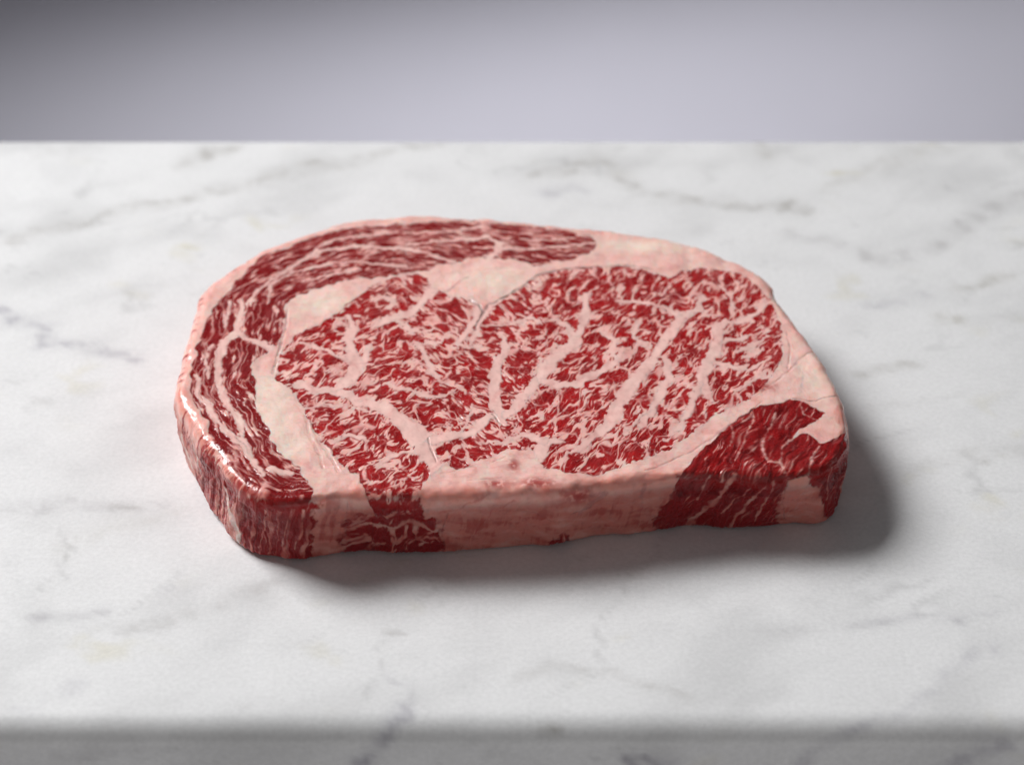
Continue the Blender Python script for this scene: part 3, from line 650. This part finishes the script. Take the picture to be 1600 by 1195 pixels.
    F_eye = np.maximum(F_eye, (.14 * (wid - .15) - np.abs(w_a)) * 4.2)
    F_eye = np.maximum(F_eye, (.09 * (wid - .6) * (1 + .6 * near) - np.abs(w_b)) * 1.7)
    F_eye = np.maximum(F_eye, (fine - .78 - .1 * big) * 1.4)
    # red pockets inside the veins
    F_eye = np.minimum(F_eye, 1.0 + 4.0 * (.60 - fine - .25 * nz) + 1.2 * np.clip(vein_s, 0, 2))
    # cap: strands run with the rim
    dep = (1 - q) * np.hypot(ix - C[0], iy - C[1])
    ca_u = f32(S * per) ; ca_v = f32(dep)
    cu, cv = ca_u + 1.2 * w1x, ca_v + .55 * w1y
    ncap = fbm(cu / 10, cv / 2.3, 51, 3, .6)
    wcap = fbm(cu / 22, cv / 3.1, 53, 2, .4)
    nfib = fbm(cu / 6, cv / .75, 52, 2)
    F_cap = np.maximum(vein_s, (ncap + .30 * nfib - (.56 - .25 * near - .18 * ss(0, 60, PX) - .10 * ss(20, 70, PY) + .12 * big)) * 1.1)
    F_cap = np.maximum(F_cap, (.13 * wid - np.abs(wcap)) * 2.2)
    F_cor = np.maximum(vein_s - .08, (aniso(55, 8, 1.1, 61) + .3 * fine - .62) * .9)
    mE, mC, mK = ss(-.16, .16, eye), ss(-.22, .22, cap), ss(-.2, .2, cor)
    fE, fC, fK = ss(-.20, .24, F_eye), ss(-.28, .34, F_cap), ss(-.3, .6, F_cor) * .8
    lean = np.maximum.reduce([mE * (1 - fE), mC * (1 - fC), mK * (1 - fK)])
    # side muscles: fibre runs down the side
    sfib = fbm((ca_u + .9 * w1x + .18 * f32(a)) / 2.3, f32(a) / 20, 71, 3, .6)
    side_f = {}
    mem0 = fbm((ca_u + .5 * f32(a)) / 5, (f32(a) - .2 * ca_u) / 4, 86, 4, .6)
    for nm, pl in SIDE_LEAN.items():
        g = poly_field(QX + .6 * B1, QY, pl, 5) - 1.3 * mem0
        g = g - (.9 if nm in ('lean_end', 'lean_left') else .2) * sfib
        side_f[nm] = g
        if nm in ('lean_patch', 'lean_neck'):
            fs = np.maximum(vein_s, (nz + .5 * fine - .38) * 1.4)
        elif nm == 'lean_corner':
            fs = np.maximum(vein_s, (aniso(48, 9, 1.1, 72) - .72) * 1.0)
        else:
            fs = np.maximum(vein_s, (sfib - .42 - (.0 if nm != 'lean_left' else -.2)) * 1.3)
        lean = np.maximum(lean, ss(-.95, .65, g) * (1 - ss(-.3, .4, fs)) * ss(.0, .03, hs))
    # rim of the cap bleeds over the edge in streaks
    rim_l = ss(-60, -95, PX + .2 * PY) * ss(.9, .15, hs) * ss(.0, .03, hs) * ss(.05, .5, sfib + .55 * pn(9, 77) - .15 + .25 * ss(-20, -60, PY))
    lean = np.maximum(lean, f32(rim_l) * .9)
    back_l = ss(60, 85, PY) * ss(.005, .03, hs) * ss(30, 0, PX) * ss(-.2, .4, sfib + .3)
    lean = np.maximum(lean, f32(back_l))
    # ---------------------------------------------------------------- pigment
    v1 = fbm(PX / 9, PY / 9, 81, 3); v2 = fbm(PX / 2.2, PY / 2.2, 82, 3)
    def mixc(a_, b_, t_): return a_ * (1 - t_[..., None]) + b_ * t_[..., None]
    c3 = lambda *c: np.array(c, np.float32)
    fat = np.ones(X.shape + (3,), np.float32) * c3(.92, .585, .53)
    fat = mixc(fat, c3(.87, .49, .44), np.clip(.35 + .5 * v1, 0, 1) * .6)
    gl = fbm(PX / 6 + .5 * v1, PY / 9, 83, 4)
    fat = mixc(fat, c3(.92, .70, .61), ss(.0, .9, gl) * .6 * (1 - .6 * mE))
    fat = mixc(fat, c3(.74, .33, .30), ss(.1, 1.0, -gl) * .5)
    fib = fbm(cu / 14, cv / .8, 84, 3)
    fat = mixc(fat, c3(.76, .34, .29), ss(.15, .9, fib) * .38 * (1 - mE))
    for (x0, y0, rx, ry) in CREAM:
        fat = mixc(fat, c3(.95, .79, .68), .92 * np.exp(-((PX - x0) / rx) ** 2 - ((PY - y0) / ry) ** 2) * (.75 + .35 * v2))
    # outer fat: warmer; pink rim with its translucent glow painted into the colour
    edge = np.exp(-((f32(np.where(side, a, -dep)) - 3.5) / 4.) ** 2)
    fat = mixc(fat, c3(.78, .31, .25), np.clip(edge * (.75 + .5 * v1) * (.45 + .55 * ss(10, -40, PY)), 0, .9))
    fat = mixc(fat, c3(.55, .165, .135), f32(ss(.08, .32, hs)) * .88)  # membrane pink, plus red inner light of the shaded side painted in
    mem = fbm((ca_u + .7 * f32(a)) / 15, (f32(a) - .15 * ca_u) / 5.5, 85, 4, .5)
    fat = mixc(fat, c3(.74, .42, .36), f32(ss(.1, .4, hs)) * ss(.1, .8, -mem) * .45)
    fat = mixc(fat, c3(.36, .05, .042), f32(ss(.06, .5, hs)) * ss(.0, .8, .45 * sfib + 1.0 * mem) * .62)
    for (x0, y0, rx, ry) in RED:
        fat = mixc(fat, c3(.42, .05, .045), .9 * np.exp(-((PX - x0) / rx) ** 2 - ((PY - y0) / ry) ** 2) * ss(-.4, .4, v2 + .3))
    for p, kind in STREAKS:
        f = ss(-.5, .7, line_field(PX + w1x, PY + w1y, p, 5) + .35 * sfib)
        fat = mixc(fat, {'pale': c3(.74, .55, .50), 'bruise': c3(.26, .13, .15), 'red': c3(.42, .06, .06)}[kind], f * {'pale': .9, 'bruise': .28, 'red': .5}[kind])
        if kind == 'pale': lean = lean * (1 - .9 * f)
    fat = fat * (1 - .10 * ss(.2, .9, v2))[..., None]
    Fz = np.where(mE > .5, F_eye, np.where(mC > .5, F_cap, np.where(mK > .5, F_cor, 3)))
    fat = mixc(fat, c3(.72, .25, .235), .55 * np.exp(-np.clip(Fz, 0, 5) / .36))
    lc = np.ones_like(fat) * c3(.46, .013, .0145)
    lc = mixc(lc, c3(.25, .0055, .007), np.clip(.45 + .55 * v1 + .3 * v2, 0, 1))
    lc = mixc(lc, c3(.20, .0045, .006), .8 * np.maximum(mC, 0))
    lc = mixc(lc, c3(.27, .005, .006), .85 * mK)
    lc = lc * (1 - .45 * mK * ss(-.2, .7, aniso(52, 9, 2.2, 63)))[..., None]
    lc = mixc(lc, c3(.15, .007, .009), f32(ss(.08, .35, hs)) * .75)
    lc = mixc(lc, c3(.46, .07, .07), ss(.35, 1.0, fine) * .22)          # thin fat film
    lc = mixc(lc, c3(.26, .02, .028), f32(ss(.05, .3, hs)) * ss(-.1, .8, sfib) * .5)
    lc = mixc(lc, c3(.44, .045, .048), .3 * np.exp(np.clip(Fz, -5, 0) / .30))
    lc = mixc(lc, c3(.36, .010, .010), f32(ss(.0, .04, hs) * ss(.30, .06, hs)) * .65)  # red light glowing through the rim, painted into the lean colour
    # blend, with a narrow translucent band at each border
    L = lean[..., None]
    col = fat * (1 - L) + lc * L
    # light bleeding under the surface, blurred into the colour, red most
    def blur(z, n):
        for _ in range(n):
            z = .25 * np.roll(z, 1, 0) + .5 * z + .25 * np.roll(z, -1, 0)
            z = .25 * np.roll(z, 1, 1) + .5 * z + .25 * np.roll(z, -1, 1)
        return z
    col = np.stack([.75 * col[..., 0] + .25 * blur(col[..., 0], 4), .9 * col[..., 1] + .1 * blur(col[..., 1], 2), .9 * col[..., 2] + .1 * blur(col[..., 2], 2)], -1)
    # ---------------------------------------------------------------- creases
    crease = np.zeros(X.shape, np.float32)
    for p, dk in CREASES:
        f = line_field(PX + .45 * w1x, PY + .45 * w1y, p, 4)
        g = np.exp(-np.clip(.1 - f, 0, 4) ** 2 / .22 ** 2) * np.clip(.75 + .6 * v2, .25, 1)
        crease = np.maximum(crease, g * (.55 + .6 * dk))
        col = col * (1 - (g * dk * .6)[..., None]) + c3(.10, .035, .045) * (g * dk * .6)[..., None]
    # ---------------------------------------------------------------- relief
    P = np.stack([X, Y, Z], -1)
    def normals(P):
        du = np.gradient(P, axis=1); dv = np.gradient(P, axis=0)
        n = np.cross(du, dv)
        n /= np.linalg.norm(n, axis=-1)[..., None] + 1e-12
        return n
    N0 = normals(P)
    if N0[NV // 2, NU // 2, 2] < 0: N0 = -N0
    topw = f32(ss(.25, .0, hs))
    h = .55 * fbm(PX / 24, PY / 24, 91, 2) + .22 * fbm(PX / 7, PY / 7, 92, 2)
    h = h + .05 - .09 * lean
    h = h + lean * (.08 * fine + .05 * perlin(PX / .9, PY / .9, 93)) + (1 - lean) * .05 * fbm(PX / 2.6, PY / 2.6, 94, 2)
    h = h + .14 * ss(.58, 1.0, perlin(PX / 1.5, PY / 1.5, 191)) * ss(-.1, .5, v1) * (1 - .5 * lean)
    h = h - .24 * crease
    h = h + f32(ss(.06, .3, hs)) * ((.08 + .26 * lean) * sfib + 1.3 * perlin(ca_u / 17, f32(a) / 20, 95) + .3 * fbm(ca_u / 6, f32(a) / 4, 96, 3))
    h = h + mK * .32 * aniso(50, 9, 3.2, 62) + mC * (1 - f32(ss(.0, .1, hs))) * (.05 * ncap)
    # the seam fat and rim swell a little
    h = h + .32 * np.exp(-((f32(np.where(side, a, -dep)) + 1.) / 3.) ** 2) * fbm(ca_u / 9, PY * 0 + .5, 97, 2)
    h = h + .2 * edge * (1 - .6 * lean) * fbm(ca_u / 5.5, f32(np.where(side, a, -dep)) / 3.2, 98, 2)
    fl = f32(ss(1.0, .93, hs))
    P = P + N0 * (h * fl)[..., None]
    N1 = normals(P)
    if N1[NV // 2, NU // 2, 2] < 0: N1 = -N1
    P[..., 2] = np.maximum(P[..., 2], .25)
    # ---------------------------------------------------------------- split into parts
    idx = np.arange(NU * NV).reshape(NV, NU)
    faces = np.stack([idx[:-1, :-1], idx[:-1, 1:], idx[1:, 1:], idx[1:, :-1]], -1).reshape(-1, 4)
    c0, n0 = P.reshape(-1, 3), N1.reshape(-1, 3)
    fa = c0[faces]
    fn = np.cross(fa[:, 1] - fa[:, 0], fa[:, 2] - fa[:, 0])
    if (fn * n0[faces[:, 0]]).sum() < 0: faces = faces[:, ::-1]
    names = []
    def pid(n):
        if n not in names: names.append(n)
        return names.index(n)
    part = np.zeros(X.shape, np.int32)
    best = np.full(X.shape, -1e9, np.float32)
    for nm, p in FATS.items():
        f = line_field(PX, PY, [(x, y, 0) for x, y in p], 400)
        m = f > best; part[m] = pid((nm, None)); best = np.maximum(best, f)
    sd = (hs > .22)
    part[sd] = pid(('side_fat', None))
    zones = [('eye_muscle', eye, fE), ('cap_muscle', cap, fC), ('corner_muscle', cor, fK)] + [(nm, np.where(hs > .05, g, -5), None) for nm, g in side_f.items()]
    strips = []
    for nm, g, ff in zones:
        m = g > 0
        part[m] = pid((nm, None))
        vm = (vein_s > .0) & (lean < .1)
        if nm in side_f: vm = vm & (g > -1)
        else: vm = vm & m
        for k in np.unique(vein_id[vm]):
            if owner[k] == nm: strips.append((nm, (vm & (vein_id == k)).reshape(-1)))
    fp = part.reshape(-1)[faces[:, 0]]
    mat, mat_v = mat_beef('raw_marbled_beef', 1), mat_beef('vein_fat', 0)
    root = bpy.data.objects.new('steak', None)
    scene.collection.objects.link(root)
    root.empty_display_size = .02
    tag(root, 'thick raw marbled ribeye steak lying on the white marble slab', 'steak')
    order = np.argsort(fp, kind='stable'); cuts = np.searchsorted(fp[order], np.arange(len(names) + 1))
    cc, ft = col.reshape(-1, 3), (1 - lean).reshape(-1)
    wt = (f32(1 - .72 * ss(.03, .13, hs)) * np.clip(.95 + .55 * fbm(PX / 9, PY / 9, 99, 2), .3, 1.6)).reshape(-1)
    made = {}
    labels = {'eye_muscle': 'large round red muscle with dense web of pale fat', 'cap_muscle': 'dark red outer muscle with long streaks of fat',
              'corner_muscle': 'deep red nearly unmarbled muscle at the right corner', 'fat_kernel': 'cream coloured knot of fat above the round muscle',
              'fat_flap': 'smooth pale fat flap on the right edge', 'lean_patch': 'dark marbled lean patch low on the front side'}
    keyed = sorted(range(len(names)), key=lambda i: names[i][1] is not None)
    for i in keyed:
        sel = order[cuts[i]:cuts[i + 1]]
        if len(sel) < 12: continue
        nm, sub = names[i]
        used, inv = np.unique(faces[sel], return_inverse=True)
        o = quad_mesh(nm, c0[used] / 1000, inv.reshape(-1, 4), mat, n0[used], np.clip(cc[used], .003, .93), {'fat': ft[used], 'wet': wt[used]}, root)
        made[nm] = o
        if nm in labels: o['label'] = labels[nm]
    for nm, msk in strips:
        if nm not in made: continue
        sel = np.flatnonzero(msk[faces].all(1))
        if len(sel) < 40: continue
        used, inv = np.unique(faces[sel], return_inverse=True)
        quad_mesh('fat_vein', (c0[used] + .012 * n0[used]) / 1000, inv.reshape(-1, 4), mat_v, n0[used], np.clip(cc[used], .003, .93), {'fat': ft[used], 'wet': wt[used]}, made[nm])
    # underside
    ring = O[::16] - Nn[::16] * 14
    me = bpy.data.meshes.new('underside')
    me.from_pydata([(x / 1000, y / 1000, .0003) for x, y in ring], [], [list(range(len(ring)))[::-1]])
    me.materials.append(mat)
    o = bpy.data.objects.new('underside', me); scene.collection.objects.link(o); o.parent = root
    a_ = me.attributes.new('pigment', 'FLOAT_COLOR', 'POINT')
    a_.data.foreach_set('color', np.tile([.4, .06, .05, 1.], len(ring)).astype(np.float32))
steak()
